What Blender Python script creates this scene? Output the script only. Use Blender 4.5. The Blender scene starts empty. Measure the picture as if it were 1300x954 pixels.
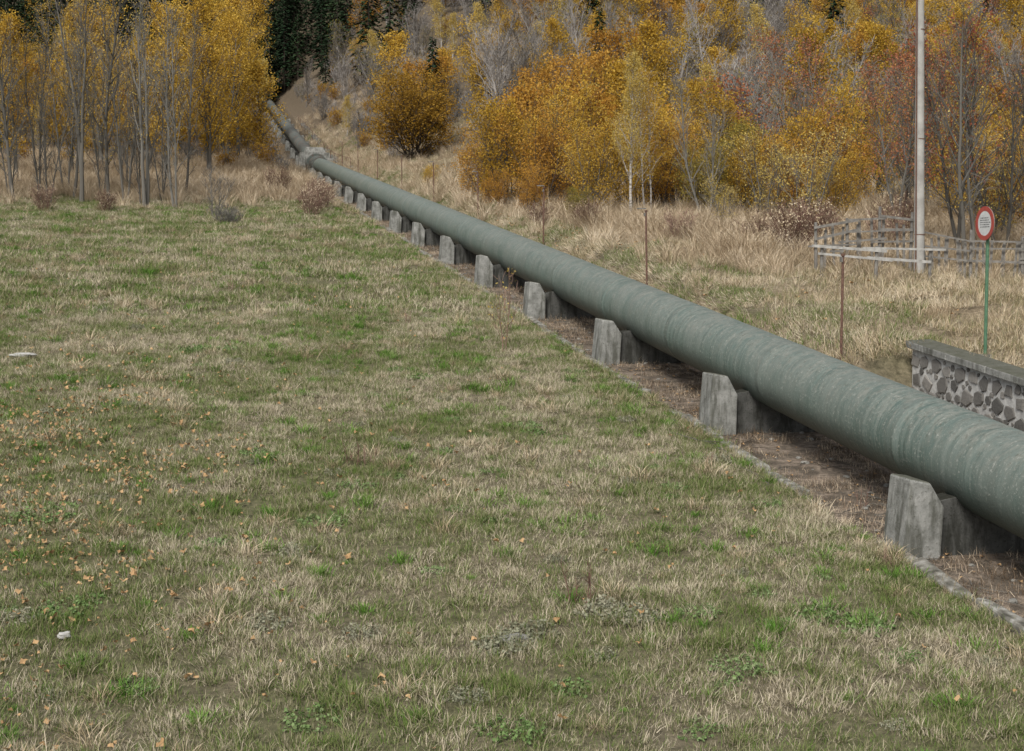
import bpy, math, random, bmesh
import numpy as np
from mathutils import Vector, Matrix, Euler
R0 = random.Random(7)
rs = np.random.RandomState(11)
S = 0.1064
scene = bpy.context.scene

# ------------------------------------------------------------------ helpers
def sm(a, b, x):
    t = np.clip((np.asarray(x, float) - a) / (b - a), 0, 1)
    return t * t * (3 - 2 * t)

def bumps(X, Y):
    return (0.05*np.sin(X*1.3+0.7*Y+1)+0.04*np.sin(Y*1.1-X*0.6)+0.03*np.sin(X*2.9+1.7)*np.sin(Y*2.3)
            + 0.012*np.sin(X*4.1+Y*3.1)+0.01*np.sin(Y*4.3-X*3.4+2))

def height(X, Y):
    X = np.asarray(X, float); Y = np.asarray(Y, float)
    bp = bumps(X, Y)
    w = sm(26.9, 27.5, Y)
    left = -6.15 + bp*0.8*sm(9.6, 8.2, X)
    ramp = -6.27 + 1.42*sm(12.35, 13.45, X) + 0.15*sm(13.5, 20, X)
    wall = -6.27 + 1.62*sm(14.72, 14.86, X)
    right = ramp*w + wall*(1-w)
    k = sm(9.72, 9.86, X)
    rel = left*(1-k) + right*k
    rel = rel + sm(15, 17, X)*bp*2.0 + 0.03*np.maximum(X-24, 0)
    rel = rel + 0.03*np.maximum(Y-80, 0)*sm(13.2, 18, X)
    rel = rel + 0.13*np.maximum(Y-90, 0)*sm(17.5, 32, X)
    rel = rel + 0.033*np.maximum(Y-95, 0)*sm(9.5, 4, X)
    hill = 0.067*np.maximum(Y-145, 0) + 0.20*np.maximum(Y-238, 0)
    far = sm(90, 140, Y)*sm(17, 26, X)*(1.2*np.sin(X*.11+Y*.05)+.8*np.sin(Y*.13-X*.07))
    return rel + S*Y + hill + far

def hz(x, y): return float(height(x, y))

def link(o, parent=None, coll=None):
    (coll or scene.collection).objects.link(o)
    if parent: o.parent = parent
    return o

def empty(name, loc=(0, 0, 0)):
    e = bpy.data.objects.new(name, None); e.location = loc; e.empty_display_size = .3
    scene.collection.objects.link(e); return e

def mesh_obj(name, v, f, mats, mi=None, smooth=False, coll=None, parent=None, loc=None, dolink=True):
    me = bpy.data.meshes.new(name)
    me.from_pydata([tuple(map(float, p)) for p in v], [], f)
    for m in mats: me.materials.append(m)
    if mi is not None: me.polygons.foreach_set('material_index', np.asarray(mi, dtype=np.int32))
    if smooth: me.polygons.foreach_set('use_smooth', [True]*len(me.polygons))
    me.update()
    o = bpy.data.objects.new(name, me)
    if loc: o.location = loc
    if dolink: link(o, parent, coll)
    return o

class Buf:
    def __init__(s): s.v = []; s.f = []; s.m = []
    def tube(s, p0, p1, r0, r1, n=5, mat=0, cap=False):
        d = (p1-p0)
        if d.length < 1e-6: return
        d.normalize()
        u = d.orthogonal().normalized(); w = d.cross(u)
        b = len(s.v)
        if n == 2:
            a = R0.uniform(0, 3.14); q = u*math.cos(a)+w*math.sin(a)
            s.v += [p0-q*r0, p0+q*r0, p1+q*r1, p1-q*r1]
            s.f.append((b, b+1, b+2, b+3)); s.m.append(mat); return
        for k in range(n):
            a = 2*math.pi*k/n; q = u*math.cos(a)+w*math.sin(a)
            s.v.append(p0+q*r0); s.v.append(p1+q*r1)
        for k in range(n):
            j = (k+1) % n
            s.f.append((b+2*k, b+2*j, b+2*j+1, b+2*k+1)); s.m.append(mat)
        if cap:
            s.f.append(tuple(b+2*k+1 for k in range(n))); s.m.append(mat)
            s.f.append(tuple(b+2*k for k in reversed(range(n)))); s.m.append(mat)
    def box(s, c, size, mat=0, rot=None, taper=1.0, jit=0.0):
        b = len(s.v); c = Vector(c)
        for z in (-.5, .5):
            for x, y in ((-.5, -.5), (.5, -.5), (.5, .5), (-.5, .5)):
                t = taper if z > 0 else 1
                p = Vector((x*size[0]*t, y*size[1]*t, z*size[2]))
                if jit: p += Vector([R0.uniform(-jit, jit) for _ in range(3)])
                if rot: p.rotate(rot)
                s.v.append(c+p)
        for q in ((3, 2, 1, 0), (4, 5, 6, 7), (0, 1, 5, 4), (1, 2, 6, 5), (2, 3, 7, 6), (3, 0, 4, 7)):
            s.f.append(tuple(b+i for i in q)); s.m.append(mat)
    def prism(s, prof, y0, y1, mat=0):
        b = len(s.v); n = len(prof)
        for y in (y0, y1):
            for x, z in prof: s.v.append(Vector((x, y, z)))
        s.f.append(tuple(range(b, b+n))); s.m.append(mat)
        s.f.append(tuple(range(b+2*n-1, b+n-1, -1))); s.m.append(mat)
        for i in range(n):
            j = (i+1) % n
            s.f.append((b+j, b+i, b+n+i, b+n+j)); s.m.append(mat)
    def leaves(s, C, size, mat=1, seed=0, flat=0.0):
        r = np.random.RandomState(seed); C = np.asarray(C, float); n = len(C)
        if n == 0: return
        a = r.normal(size=(n, 3)); a[:, 2] *= (1-flat); a /= np.linalg.norm(a, axis=1)[:, None]
        q = r.normal(size=(n, 3)); q[:, 2] *= (1-flat)
        q -= (q*a).sum(1)[:, None]*a; q /= np.linalg.norm(q, axis=1)[:, None]
        sz = size*r.uniform(.6, 1.25, n)[:, None]
        V = np.stack([C-a*sz*.5, C+q*sz*.36, C+a*sz*.5, C-q*sz*.36], 1).reshape(-1, 3)
        b = len(s.v)
        s.v.extend(V.tolist())
        s.f.extend([(b+4*i, b+4*i+1, b+4*i+2, b+4*i+3) for i in range(n)])
        s.m.extend([mat]*n)
    def obj(s, name, mats, **k): return mesh_obj(name, s.v, s.f, mats, s.m, **k)

# ------------------------------------------------------------------ materials
def newmat(name):
    m = bpy.data.materials.new(name); m.use_nodes = True
    nt = m.node_tree; nt.nodes.clear()
    return m, nt
def N(nt, t, **k):
    n = nt.nodes.new(t)
    for a, b in k.items(): setattr(n, a, b)
    return n
def ramp(nt, fac, stops, interp='LINEAR'):
    n = N(nt, 'ShaderNodeValToRGB'); cr = n.color_ramp; cr.interpolation = interp
    while len(cr.elements) > 1: cr.elements.remove(cr.elements[-1])
    cr.elements[0].position = stops[0][0]; cr.elements[0].color = (*stops[0][1], 1)
    for p, c in stops[1:]:
        e = cr.elements.new(p); e.color = (*c, 1)
    nt.links.new(fac, n.inputs[0]); return n.outputs[0]
def noise(nt, vec, scale, detail=6, rough=.6, dist=0):
    n = N(nt, 'ShaderNodeTexNoise'); n.inputs['Scale'].default_value = scale
    n.inputs['Detail'].default_value = detail; n.inputs['Roughness'].default_value = rough
    n.inputs['Distortion'].default_value = dist
    nt.links.new(vec, n.inputs['Vector']); return n.outputs['Fac']
def mapping(nt, vec, sc):
    n = N(nt, 'ShaderNodeMapping'); n.inputs['Scale'].default_value = sc
    nt.links.new(vec, n.inputs['Vector']); return n.outputs[0]
def mix(nt, f, a, b, mode='MIX'):
    n = N(nt, 'ShaderNodeMix', data_type='RGBA', blend_type=mode)
    for s, x in ((n.inputs[0], f), (n.inputs[6], a), (n.inputs[7], b)):
        if hasattr(x, 'is_output'): nt.links.new(x, s)
        elif isinstance(x, (int, float)): s.default_value = x
        else: s.default_value = (*x, 1)
    return n.outputs[2]
def mth(nt, op, a, b=None, clamp=False):
    n = N(nt, 'ShaderNodeMath', operation=op, use_clamp=clamp)
    for i, x in enumerate((a, b)):
        if x is None: continue
        if hasattr(x, 'is_output'): nt.links.new(x, n.inputs[i])
        else: n.inputs[i].default_value = x
    return n.outputs[0]
def bsdf(nt, col, rough=.8, bump=None, bstr=.3, bdist=.02, metal=0, spec=.3):
    p = N(nt, 'ShaderNodeBsdfPrincipled'); o = N(nt, 'ShaderNodeOutputMaterial')
    if hasattr(col, 'is_output'): nt.links.new(col, p.inputs['Base Color'])
    else: p.inputs['Base Color'].default_value = (*col, 1)
    if hasattr(rough, 'is_output'): nt.links.new(rough, p.inputs['Roughness'])
    else: p.inputs['Roughness'].default_value = rough
    p.inputs['Metallic'].default_value = metal
    p.inputs['Specular IOR Level'].default_value = spec
    if bump is not None:
        b = N(nt, 'ShaderNodeBump'); b.inputs['Strength'].default_value = bstr; b.inputs['Distance'].default_value = bdist
        nt.links.new(bump, b.inputs['Height']); nt.links.new(b.outputs[0], p.inputs['Normal'])
    nt.links.new(p.outputs[0], o.inputs[0]); return p
def gpos(nt): return N(nt, 'ShaderNodeNewGeometry').outputs['Position']

def simple(name, stops, scale=6, rough=.85, bstr=.4, bdist=.02, detail=6, spec=.3):
    m, nt = newmat(name); v = gpos(nt)
    n = noise(nt, v, scale, detail)
    bsdf(nt, ramp(nt, n, stops), rough, n, bstr, bdist, spec=spec); return m
def bark(name, c0, c1):
    m, nt = newmat(name)
    oi = N(nt, 'ShaderNodeObjectInfo')
    d = N(nt, 'ShaderNodeBsdfDiffuse'); nt.links.new(ramp(nt, oi.outputs['Random'], [(0, c0), (1, c1)]), d.inputs[0])
    o = N(nt, 'ShaderNodeOutputMaterial'); nt.links.new(d.outputs[0], o.inputs[0]); return m

def thin(nt, c, trans):
    d = N(nt, 'ShaderNodeBsdfDiffuse'); o = N(nt, 'ShaderNodeOutputMaterial')
    nt.links.new(c, d.inputs[0])
    if trans < .3:
        nt.links.new(d.outputs[0], o.inputs[0]); return
    t = N(nt, 'ShaderNodeBsdfTranslucent'); mx = N(nt, 'ShaderNodeMixShader')
    mx.inputs[0].default_value = trans
    nt.links.new(c, t.inputs[0])
    nt.links.new(d.outputs[0], mx.inputs[1]); nt.links.new(t.outputs[0], mx.inputs[2])
    nt.links.new(mx.outputs[0], o.inputs[0])

def leafmat(name, cols, trans=.35):
    m, nt = newmat(name)
    g = N(nt, 'ShaderNodeNewGeometry'); oi = N(nt, 'ShaderNodeObjectInfo')
    f = mth(nt, 'ADD', mth(nt, 'MULTIPLY', g.outputs['Random Per Island'], .6), mth(nt, 'MULTIPLY', oi.outputs['Random'], .4))
    k = len(cols)-1
    thin(nt, ramp(nt, f, [(i/k, cc) for i, cc in enumerate(cols)]), trans)
    return m

def grassmat(name, green, straw, bias, trans=.25, a1=2.6, a2=2.0, ar=.9):
    m, nt = newmat(name)
    g = N(nt, 'ShaderNodeNewGeometry')
    n1 = noise(nt, g.outputs['Position'], .35, 2, .6); n2 = noise(nt, g.outputs['Position'], 1.9, 2)
    f = mth(nt, 'ADD', mth(nt, 'MULTIPLY', mth(nt, 'SUBTRACT', n1, .5), a1), mth(nt, 'MULTIPLY', mth(nt, 'SUBTRACT', n2, .5), a2))
    f = mth(nt, 'ADD', f, mth(nt, 'MULTIPLY', mth(nt, 'SUBTRACT', g.outputs['Random Per Island'], .5), ar))
    f = mth(nt, 'ADD', f, bias, True)
    cols = list(green)+list(straw); k = len(cols)-1
    thin(nt, ramp(nt, f, [(i/k, cc) for i, cc in enumerate(cols)]), trans)
    return m

GRN = [(.10, .155, .035), (.14, .19, .055), (.19, .205, .085)]
STR = [(.26, .235, .14), (.36, .31, .21), (.50, .435, .325)]
M_grass = grassmat('lawn_blades', GRN, STR, .36, a1=2.2, ar=1.3)
M_thatch = grassmat('thatch_blades', [(.15, .16, .065), (.23, .21, .12)], [(.36, .305, .21), (.54, .47, .35)], .50, a1=2.2, ar=1.3)
M_lush = grassmat('lush_blades', [(.09, .19, .03), (.13, .235, .045)], [(.20, .27, .08)], .4)
M_dry = grassmat('dry_grass_blades', [(.25, .20, .12), (.36, .285, .18)], [(.47, .38, .25), (.60, .50, .36)], .5)
M_tall = grassmat('tall_grass_blades', [(.34, .26, .17), (.45, .355, .24)], [(.56, .455, .32), (.66, .56, .42)], .5)
M_weed = leafmat('weed_leaf', [(.09, .15, .045), (.14, .21, .075), (.23, .28, .14)], .2)
M_weedgrey = leafmat('grey_weed_leaf', [(.14, .145, .09), (.22, .22, .15), (.32, .30, .22)], .2)
M_litter = leafmat('leaf_litter', [(.20, .12, .065), (.38, .24, .12), (.52, .36, .20)], .1)
M_yel = leafmat('golden_leaf', [(.28, .165, .025), (.52, .33, .05), (.72, .50, .12)], .4)
M_ora = leafmat('orange_leaf', [(.26, .12, .025), (.48, .25, .045), (.62, .38, .09)], .4)
M_amber = leafmat('amber_leaf', [(.22, .125, .022), (.40, .235, .04), (.56, .36, .075)], .4)
M_pale = leafmat('pale_yellow_leaf', [(.36, .26, .06), (.54, .40, .11), (.66, .53, .2)], .4)
M_red = leafmat('red_leaf', [(.27, .085, .055), (.40, .16, .085), (.46, .27, .12)], .35)
M_olive = leafmat('olive_leaf', [(.15, .14, .04), (.30, .24, .055), (.46, .35, .08)], .35)
M_needle = leafmat('conifer_needles', [(.016, .03, .018), (.028, .05, .025), (.05, .075, .033)], .1)
M_bark = bark('grey_bark', (.09, .082, .07), (.17, .16, .14))
M_barkfar = bark('twig_bark', (.14, .127, .112), (.30, .275, .25))
M_barkdk = bark('dark_bark', (.05, .042, .034), (.11, .09, .075))
M_twigred = bark('reddish_twig', (.14, .085, .065), (.27, .18, .14))
m, nt = newmat('birch_bark'); v = mapping(nt, gpos(nt), (3, 3, 9)); n = noise(nt, v, 1.6, 3)
bsdf(nt, ramp(nt, n, [(.38, (.12, .11, .10)), (.46, (.36, .33, .29)), (.7, (.55, .52, .46))]), .8); M_birch = m

# ground
m, nt = newmat('ground_soil')
P = gpos(nt); att = N(nt, 'ShaderNodeVertexColor', layer_name='zone'); sep = N(nt, 'ShaderNodeSeparateColor')
nt.links.new(att.outputs[0], sep.inputs[0])
na = noise(nt, P, .35, 3); nb = noise(nt, P, 9, 6, .7); nc = noise(nt, P, 2.2, 4); nd = noise(nt, P, 45, 3, .7)
lawn = mix(nt, nc, ramp(nt, nb, [(.3, (.05, .046, .028)), (.7, (.17, .155, .095))]), ramp(nt, nb, [(.3, (.075, .06, .042)), (.7, (.25, .205, .14))]))
lawn = mix(nt, ramp(nt, na, [(.42, (.6, .6, .6)), (.55, (1, 1, 1))]), ramp(nt, nb, [(.3, (.045, .06, .02)), (.7, (.12, .13, .05))]), lawn)
dry = ramp(nt, nb, [(.3, (.11, .085, .055)), (.7, (.34, .275, .185))])
dirt = mix(nt, ramp(nt, nc, [(.4, (0, 0, 0)), (.6, (1, 1, 1))]), ramp(nt, nd, [(.3, (.04, .035, .028)), (.7, (.16, .13, .10))]), ramp(nt, nb, [(.3, (.08, .065, .052)), (.7, (.36, .29, .225))]))
forest = ramp(nt, nb, [(.3, (.05, .04, .028)), (.7, (.20, .155, .105))])
c = mix(nt, sep.outputs[0], dry, lawn); c = mix(nt, sep.outputs[1], c, dirt); c = mix(nt, sep.outputs[2], c, forest)
bsdf(nt, c, .95, nb, .7, .06, spec=.1); M_ground = m

# pipe paint
m, nt = newmat('weathered_pipe_paint')
P = gpos(nt); g = N(nt, 'ShaderNodeNewGeometry'); sx = N(nt, 'ShaderNodeSeparateXYZ'); nt.links.new(g.outputs['Normal'], sx.inputs[0])
st = noise(nt, mapping(nt, P, (.25, 3.6, .25)), 2.0, 7, .65, .3)
st2 = noise(nt, mapping(nt, P, (.7, 8, .7)), 1.5, 7, .75, .3)
big = noise(nt, mapping(nt, P, (.2, .8, .2)), 1.1, 4)
fine = noise(nt, P, 19, 7, .75); mid = noise(nt, mapping(nt, P, (.75, 1.5, .75)), 4.2, 9, .78, .6)
c = ramp(nt, st, [(.28, (.060, .088, .075)), (.5, (.092, .128, .110)), (.72, (.160, .198, .175))])
c = mix(nt, ramp(nt, st2, [(.52, (0, 0, 0)), (.66, (.75, .75, .75))]), c, (.185, .21, .185))
c = mix(nt, ramp(nt, st2, [(.33, (.75, .75, .75)), (.45, (0, 0, 0))]), c, (.05, .068, .056))
c = mix(nt, ramp(nt, big, [(.42, (0, 0, 0)), (.62, (.6, .6, .6))]), c, (.145, .165, .145))
topm = ramp(nt, sx.outputs[2], [(.05, (0, 0, 0)), (.8, (1, 1, 1))])
lich = ramp(nt, mid, [(.44, (0, 0, 0)), (.60, (.6, .6, .6))])
c = mix(nt, mix(nt, 1.0, topm, lich, 'MULTIPLY'), c, (.23, .225, .19))
spk = ramp(nt, fine, [(.55, (0, 0, 0)), (.63, (.7, .7, .7))])
c = mix(nt, mix(nt, 1.0, spk, ramp(nt, mid, [(.38, (.1, .1, .1)), (.55, (1, 1, 1))]), 'MULTIPLY'), c, (.34, .345, .31))
dspk = ramp(nt, noise(nt, P, 11, 7, .8), [(.54, (0, 0, 0)), (.64, (.7, .7, .7))])
c = mix(nt, mix(nt, 1.0, dspk, topm, 'MULTIPLY'), c, (.075, .072, .052))
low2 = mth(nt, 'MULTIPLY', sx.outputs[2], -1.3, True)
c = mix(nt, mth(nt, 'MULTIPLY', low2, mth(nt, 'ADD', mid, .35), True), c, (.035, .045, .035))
bsdf(nt, c, ramp(nt, st, [(.3, (.42,)*3), (.7, (.62,)*3)]), fine, .4, .015, spec=.38); M_pipe = m

m, nt = newmat('faded_pipe_paint')
P = gpos(nt); st = noise(nt, P, 1.4, 6, .6)
bsdf(nt, ramp(nt, st, [(.36, (.07, .085, .078)), (.5, (.12, .13, .115)), (.62, (.11, .08, .065)), (.75, (.24, .23, .205))]), .7, st, .2); M_pipe2 = m

def concmat(name, k):
    m, nt = newmat(name)
    P = gpos(nt); g = N(nt, 'ShaderNodeNewGeometry'); sx = N(nt, 'ShaderNodeSeparateXYZ'); nt.links.new(g.outputs['Normal'], sx.inputs[0])
    n1 = noise(nt, P, 3.2, 8, .65); n2 = noise(nt, P, 18, 6, .75); n3 = noise(nt, mapping(nt, P, (4, 4, .8)), 1.5, 4)
    q = lambda *a: tuple(x*k for x in a)
    c = ramp(nt, n1, [(.3, q(.13, .13, .115)), (.5, q(.25, .25, .23)), (.7, q(.36, .355, .33))])
    c = mix(nt, ramp(nt, n3, [(.48, (0, 0, 0)), (.64, (.8, .8, .8))]), c, q(.08, .08, .065))
    c = mix(nt, ramp(nt, n2, [(.54, (0, 0, 0)), (.66, (.75, .75, .75))]), c, q(.08, .08, .06))
    c = mix(nt, mth(nt, 'MULTIPLY', ramp(nt, sx.outputs[2], [(.5, (0, 0, 0)), (.8, (1, 1, 1))]), mth(nt, 'ADD', n1, .3), True), c, q(.08, .08, .055))
    bsdf(nt, c, .9, n2, .7, .025, spec=.2); return m
M_conc = concmat('mossy_concrete', .95)
M_concdk = concmat('shaded_grimy_concrete', .3)  # saddle concrete: shade under the pipe put into the colour, along with grime
M_kerb = simple('kerb_concrete', [(.35, (.07, .066, .052)), (.5, (.17, .16, .135)), (.65, (.32, .31, .28))], 5, .9, .6)
M_rust = simple('rusty_steel', [(.3, (.07, .04, .03)), (.7, (.18, .10, .07))], 20)
M_wood = simple('weathered_wood', [(.3, (.10, .093, .083)), (.7, (.24, .225, .20))], 7)
M_woodlt = simple('pale_weathered_wood', [(.3, (.22, .21, .19)), (.7, (.44, .43, .40))], 7)
M_pole = simple('pole_wood', [(.3, (.25, .24, .22)), (.7, (.40, .39, .36))], 2.5)
M_green = simple('green_post_paint', [(.3, (.05, .12, .07)), (.7, (.10, .19, .11))], 12, .5)
M_red2 = simple('sign_red', [(.3, (.30, .05, .04)), (.7, (.38, .08, .06))], 8, .5)
M_white = simple('sign_white', [(.3, (.46, .46, .45)), (.7, (.60, .60, .58))], 8, .5)
M_black = simple('sign_text', [(.3, (.05, .05, .05)), (.7, (.10, .10, .10))], 8, .5)
m, nt = newmat('wall_stone')
g = N(nt, 'ShaderNodeNewGeometry'); n1 = noise(nt, g.outputs['Position'], 12, 8, .7)
c = mix(nt, mth(nt, 'MULTIPLY', n1, .8), ramp(nt, g.outputs['Random Per Island'], [(0, (.07, .068, .062)), (.5, (.17, .16, .145)), (1, (.32, .30, .27))]), (.11, .105, .095))
bsdf(nt, c, .9, n1, .7, .03); M_stone = m
M_mortar = simple('wall_mortar', [(.3, (.28, .275, .26)), (.7, (.54, .53, .50))], 10)
M_dirtlitter = grassmat('brown_straw', [(.12, .085, .055), (.22, .16, .11)], [(.36, .28, .20), (.50, .41, .30)], .5, .1, ar=1.3)
M_rock = simple('field_stone', [(.3, (.13, .125, .11)), (.7, (.30, .29, .26))], 9)
M_rockw = simple('pale_stone', [(.3, (.32, .31, .28)), (.7, (.50, .49, .46))], 9)

# ------------------------------------------------------------------ terrain
xs = np.unique(np.round(np.concatenate([np.arange(-320, -24, 8), np.arange(-24, 9, .5), np.arange(9, 15.4, .11), np.arange(15.5, 40, .6), np.arange(40, 90, 3), np.arange(90, 460, 9)]), 3))
ys = np.unique(np.round(np.concatenate([np.arange(-80, 8, 5), np.arange(8, 60, .35), np.arange(60, 150, 1.2), np.arange(150, 260, 4), np.arange(260, 760, 12)]), 3))
GX, GY = np.meshgrid(xs, ys)
GZ = height(GX, GY)
V = np.stack([GX.ravel(), GY.ravel(), GZ.ravel()], 1)
nx, ny = len(xs), len(ys)
idx = np.arange(nx*ny).reshape(ny, nx)
F = np.stack([idx[:-1, :-1].ravel(), idx[:-1, 1:].ravel(), idx[1:, 1:].ravel(), idx[1:, :-1].ravel()], 1)
ground = mesh_obj('ground', V.tolist(), F.tolist(), [M_ground], smooth=True)
ca = ground.data.color_attributes.new('zone', 'FLOAT_COLOR', 'POINT')
gx, gy = GX.ravel(), GY.ravel()
lawnm = sm(9.9, 9.7, gx)*sm(98, 90, gy)
strip = sm(13.4, 13.8, gx)*sm(16.5, 14.5, gx)*.7
lawnm = np.maximum(lawnm, strip*sm(70, 50, gy))
dirtm = sm(9.7, 9.85, gx)*sm(13.0, 12.5, gx)
dirtm = np.maximum(dirtm, sm(9.7, 9.85, gx)*sm(14.85, 14.7, gx)*sm(27.4, 27, gy))
form = np.clip(sm(78, 88, gy)*sm(15, 18, gx)+sm(118, 128, gy)*sm(9, 6, gx)+sm(150, 170, gy)+sm(24, 30, gx)*sm(55, 62, gy), 0, 1)
col = np.stack([lawnm, dirtm, form, np.ones_like(gx)], 1)
ca.data.foreach_set('color', col.ravel().astype(np.float32))

# ------------------------------------------------------------------ scatter via geometry nodes
def scatter(name, protos, pts, rotz, scl, ids, tilt=None, conform=False):
    coll = bpy.data.collections.new(name+'_parts')
    for o in protos: coll.objects.link(o)
    order = sorted(range(len(protos)), key=lambda i: protos[i].name)
    remap = {orig: k for k, orig in enumerate(order)}
    ids = np.array([remap[int(i)] for i in ids], dtype=np.int32)
    me = bpy.data.meshes.new(name); me.vertices.add(len(pts))
    me.vertices.foreach_set('co', np.asarray(pts, np.float32).ravel())
    rot = np.zeros((len(pts), 3), np.float32); rot[:, 2] = rotz
    if tilt is not None: rot[:, 0] = tilt[:, 0]; rot[:, 1] = tilt[:, 1]
    if conform:
        h = .3; X, Y = pts[:, 0], pts[:, 1]
        gxx = (height(X+h, Y)-height(X-h, Y))/(2*h); gyy = (height(X, Y+h)-height(X, Y-h))/(2*h)
        for i in range(len(pts)):
            n = Vector((-gxx[i], -gyy[i], 1)).normalized()
            q = Vector((0, 0, 1)).rotation_difference(n)
            e = (q.to_matrix() @ Matrix.Rotation(float(rotz[i]), 3, 'Z')).to_euler()
            rot[i] = (e.x, e.y, e.z)
    me.attributes.new('rot', 'FLOAT_VECTOR', 'POINT').data.foreach_set('vector', rot.ravel())
    me.attributes.new('scl', 'FLOAT', 'POINT').data.foreach_set('value', np.asarray(scl, np.float32))
    me.attributes.new('idx', 'INT', 'POINT').data.foreach_set('value', ids)
    me.update()
    ob = bpy.data.objects.new(name, me); link(ob)
    ng = bpy.data.node_groups.new(name+'_scatter', 'GeometryNodeTree')
    ng.interface.new_socket('Geometry', in_out='INPUT', socket_type='NodeSocketGeometry')
    ng.interface.new_socket('Geometry', in_out='OUTPUT', socket_type='NodeSocketGeometry')
    nd = ng.nodes; gi = nd.new('NodeGroupInput'); go = nd.new('NodeGroupOutput')
    ip = nd.new('GeometryNodeInstanceOnPoints'); ci = nd.new('GeometryNodeCollectionInfo')
    ci.inputs['Collection'].default_value = coll
    ci.inputs['Separate Children'].default_value = True; ci.inputs['Reset Children'].default_value = True
    def na(t, nm):
        n = nd.new('GeometryNodeInputNamedAttribute'); n.data_type = t; n.inputs['Name'].default_value = nm
        return next(o for o in n.outputs if o.enabled and o.name == 'Attribute')
    L = ng.links
    L.new(gi.outputs[0], ip.inputs['Points']); L.new(ci.outputs[0], ip.inputs['Instance'])
    ip.inputs['Pick Instance'].default_value = True
    L.new(na('INT', 'idx'), ip.inputs['Instance Index'])
    L.new(na('FLOAT_VECTOR', 'rot'), ip.inputs['Rotation'])
    L.new(na('FLOAT', 'scl'), ip.inputs['Scale'])
    L.new(ip.outputs[0], go.inputs[0])
    md = ob.modifiers.new('scatter', 'NODES'); md.node_group = ng
    return ob

def blades(name, mats, n, rad, h0, h1, w, lean, seed, seg=2, gauss=False, clump=0, fr=(1.0,), cs=.05):
    r = random.Random(seed); b = Buf()
    cl = [(r.uniform(-rad, rad), r.uniform(-rad, rad), r.uniform(.5, 1.6)) for _ in range(clump)] if clump else None
    for i in range(n):
        hs = 1
        if cl:
            c0 = cl[r.randrange(len(cl))]; x = c0[0]+r.gauss(0, cs); y = c0[1]+r.gauss(0, cs); hs = c0[2]
            a = math.atan2(y-c0[1], x-c0[0]); az = a+r.gauss(0, .9)
            if r.random() < .3: x = r.uniform(-rad, rad); y = r.uniform(-rad, rad); hs = .7
        elif gauss:
            a = r.uniform(0, 6.283); q = rad*abs(r.gauss(0, .45)); x, y = q*math.cos(a), q*math.sin(a); az = a+r.gauss(0, .7)
        else: x = r.uniform(-rad, rad); y = r.uniform(-rad, rad); az = r.uniform(0, 6.283)
        p = Vector((x, y, -.02)); L = r.uniform(h0, h1)*hs
        th = r.uniform(0, lean); dh = Vector((math.cos(az), math.sin(az), 0))
        sd = Vector((-math.sin(az), math.cos(az), 0)); sd.rotate(Euler((0, 0, r.uniform(-1, 1))))
        ww = w*r.uniform(.6, 1.3); base = len(b.v); c = p.copy()
        mi = 0; u = r.random()
        for k_, f_ in enumerate(fr):
            if u < f_: mi = k_; break
        for k in range(seg):
            f = 1-k/seg*.5
            b.v.append(c-sd*ww*f*.5); b.v.append(c+sd*ww*f*.5)
            c = c+(dh*math.sin(th)+Vector((0, 0, 1))*math.cos(th))*L/seg
            th = min(th+r.uniform(.15, .6), 1.65)
        b.v.append(c)
        for k in range(seg-1):
            b.f.append((base+2*k, base+2*k+1, base+2*k+3, base+2*k+2)); b.m.append(mi)
        e = base+2*(seg-1); b.f.append((e, e+1, e+2)); b.m.append(mi)
    return b.obj(name, mats, dolink=False)

def jgrid(x0, x1, y0, y1, step, cond=None, jit=.5):
    a, b = np.meshgrid(np.arange(x0, x1, step), np.arange(y0, y1, step))
    a = a.ravel()+rs.uniform(-jit, jit, a.size)*step; b = b.ravel()+rs.uniform(-jit, jit, b.size)*step
    k = np.ones(a.size, bool) if cond is None else cond(a, b)
    a, b = a[k], b[k]
    return np.stack([a, b, height(a, b)], 1)

def vnoise(x, y, f, ph=0):
    return (np.sin(x*f+1.3+ph)*np.sin(y*f*.9+.7*ph)+.6*np.sin(x*f*2.1+y*f*1.3+ph)+.4*np.sin(y*f*3.1-x*f*2.3+2+ph))/2

inl = lambda a, b: (a < 9.2) & (a > -.17*b-3.5)
gp = [blades('grass_patch', [M_grass, M_thatch], 2400, .55, .05, .16, .0075, 1.0, s, clump=44, fr=(.6, 1.0), cs=.058) for s in (1, 2, 3, 4)]
gf = [blades('grass_patch_far', [M_grass, M_thatch], 1500, 1.0, .08, .25, .015, 1.0, s, clump=50, fr=(.6, 1.0), cs=.10) for s in (5, 6, 7)]
P1 = jgrid(-20, 9.3, 9.5, 44, .95, inl, .12); P2 = jgrid(-28, 9.0, 44.5, 99, 1.75, lambda a, b: (a < 8.9) & (a > -.17*b-5), .15)
E1 = np.array([[9.22+rs.uniform(-.08, .12), y, 0] for y in np.arange(9, 60, .8)]); E1[:, 2] = height(E1[:, 0], E1[:, 1])
pts = np.concatenate([P1, E1, P2])
ids = np.concatenate([rs.randint(0, 4, len(P1)+len(E1)), rs.randint(4, 7, len(P2))])
sc = rs.uniform(.92, 1.12, len(pts))
scatter('lawn_grass', gp+gf, pts, rs.randint(0, 4, len(pts))*math.pi/2+rs.uniform(-.15, .15, len(pts)), sc, ids, conform=True)
inlawn = lambda a, b: (a < 9.62) & (a > -.17*b-3.5)
pt = jgrid(-20, 9.6, 11, 92, .58, lambda a, b: inlawn(a, b) & (rs.rand(len(a)) < .25+.5*(vnoise(a, b, .45, 2) > .1)))
lt = [blades('lush_tuft', [M_lush], 110, .2, .07, .18, .008, .9, s, 3, True) for s in (8, 9)]
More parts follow.
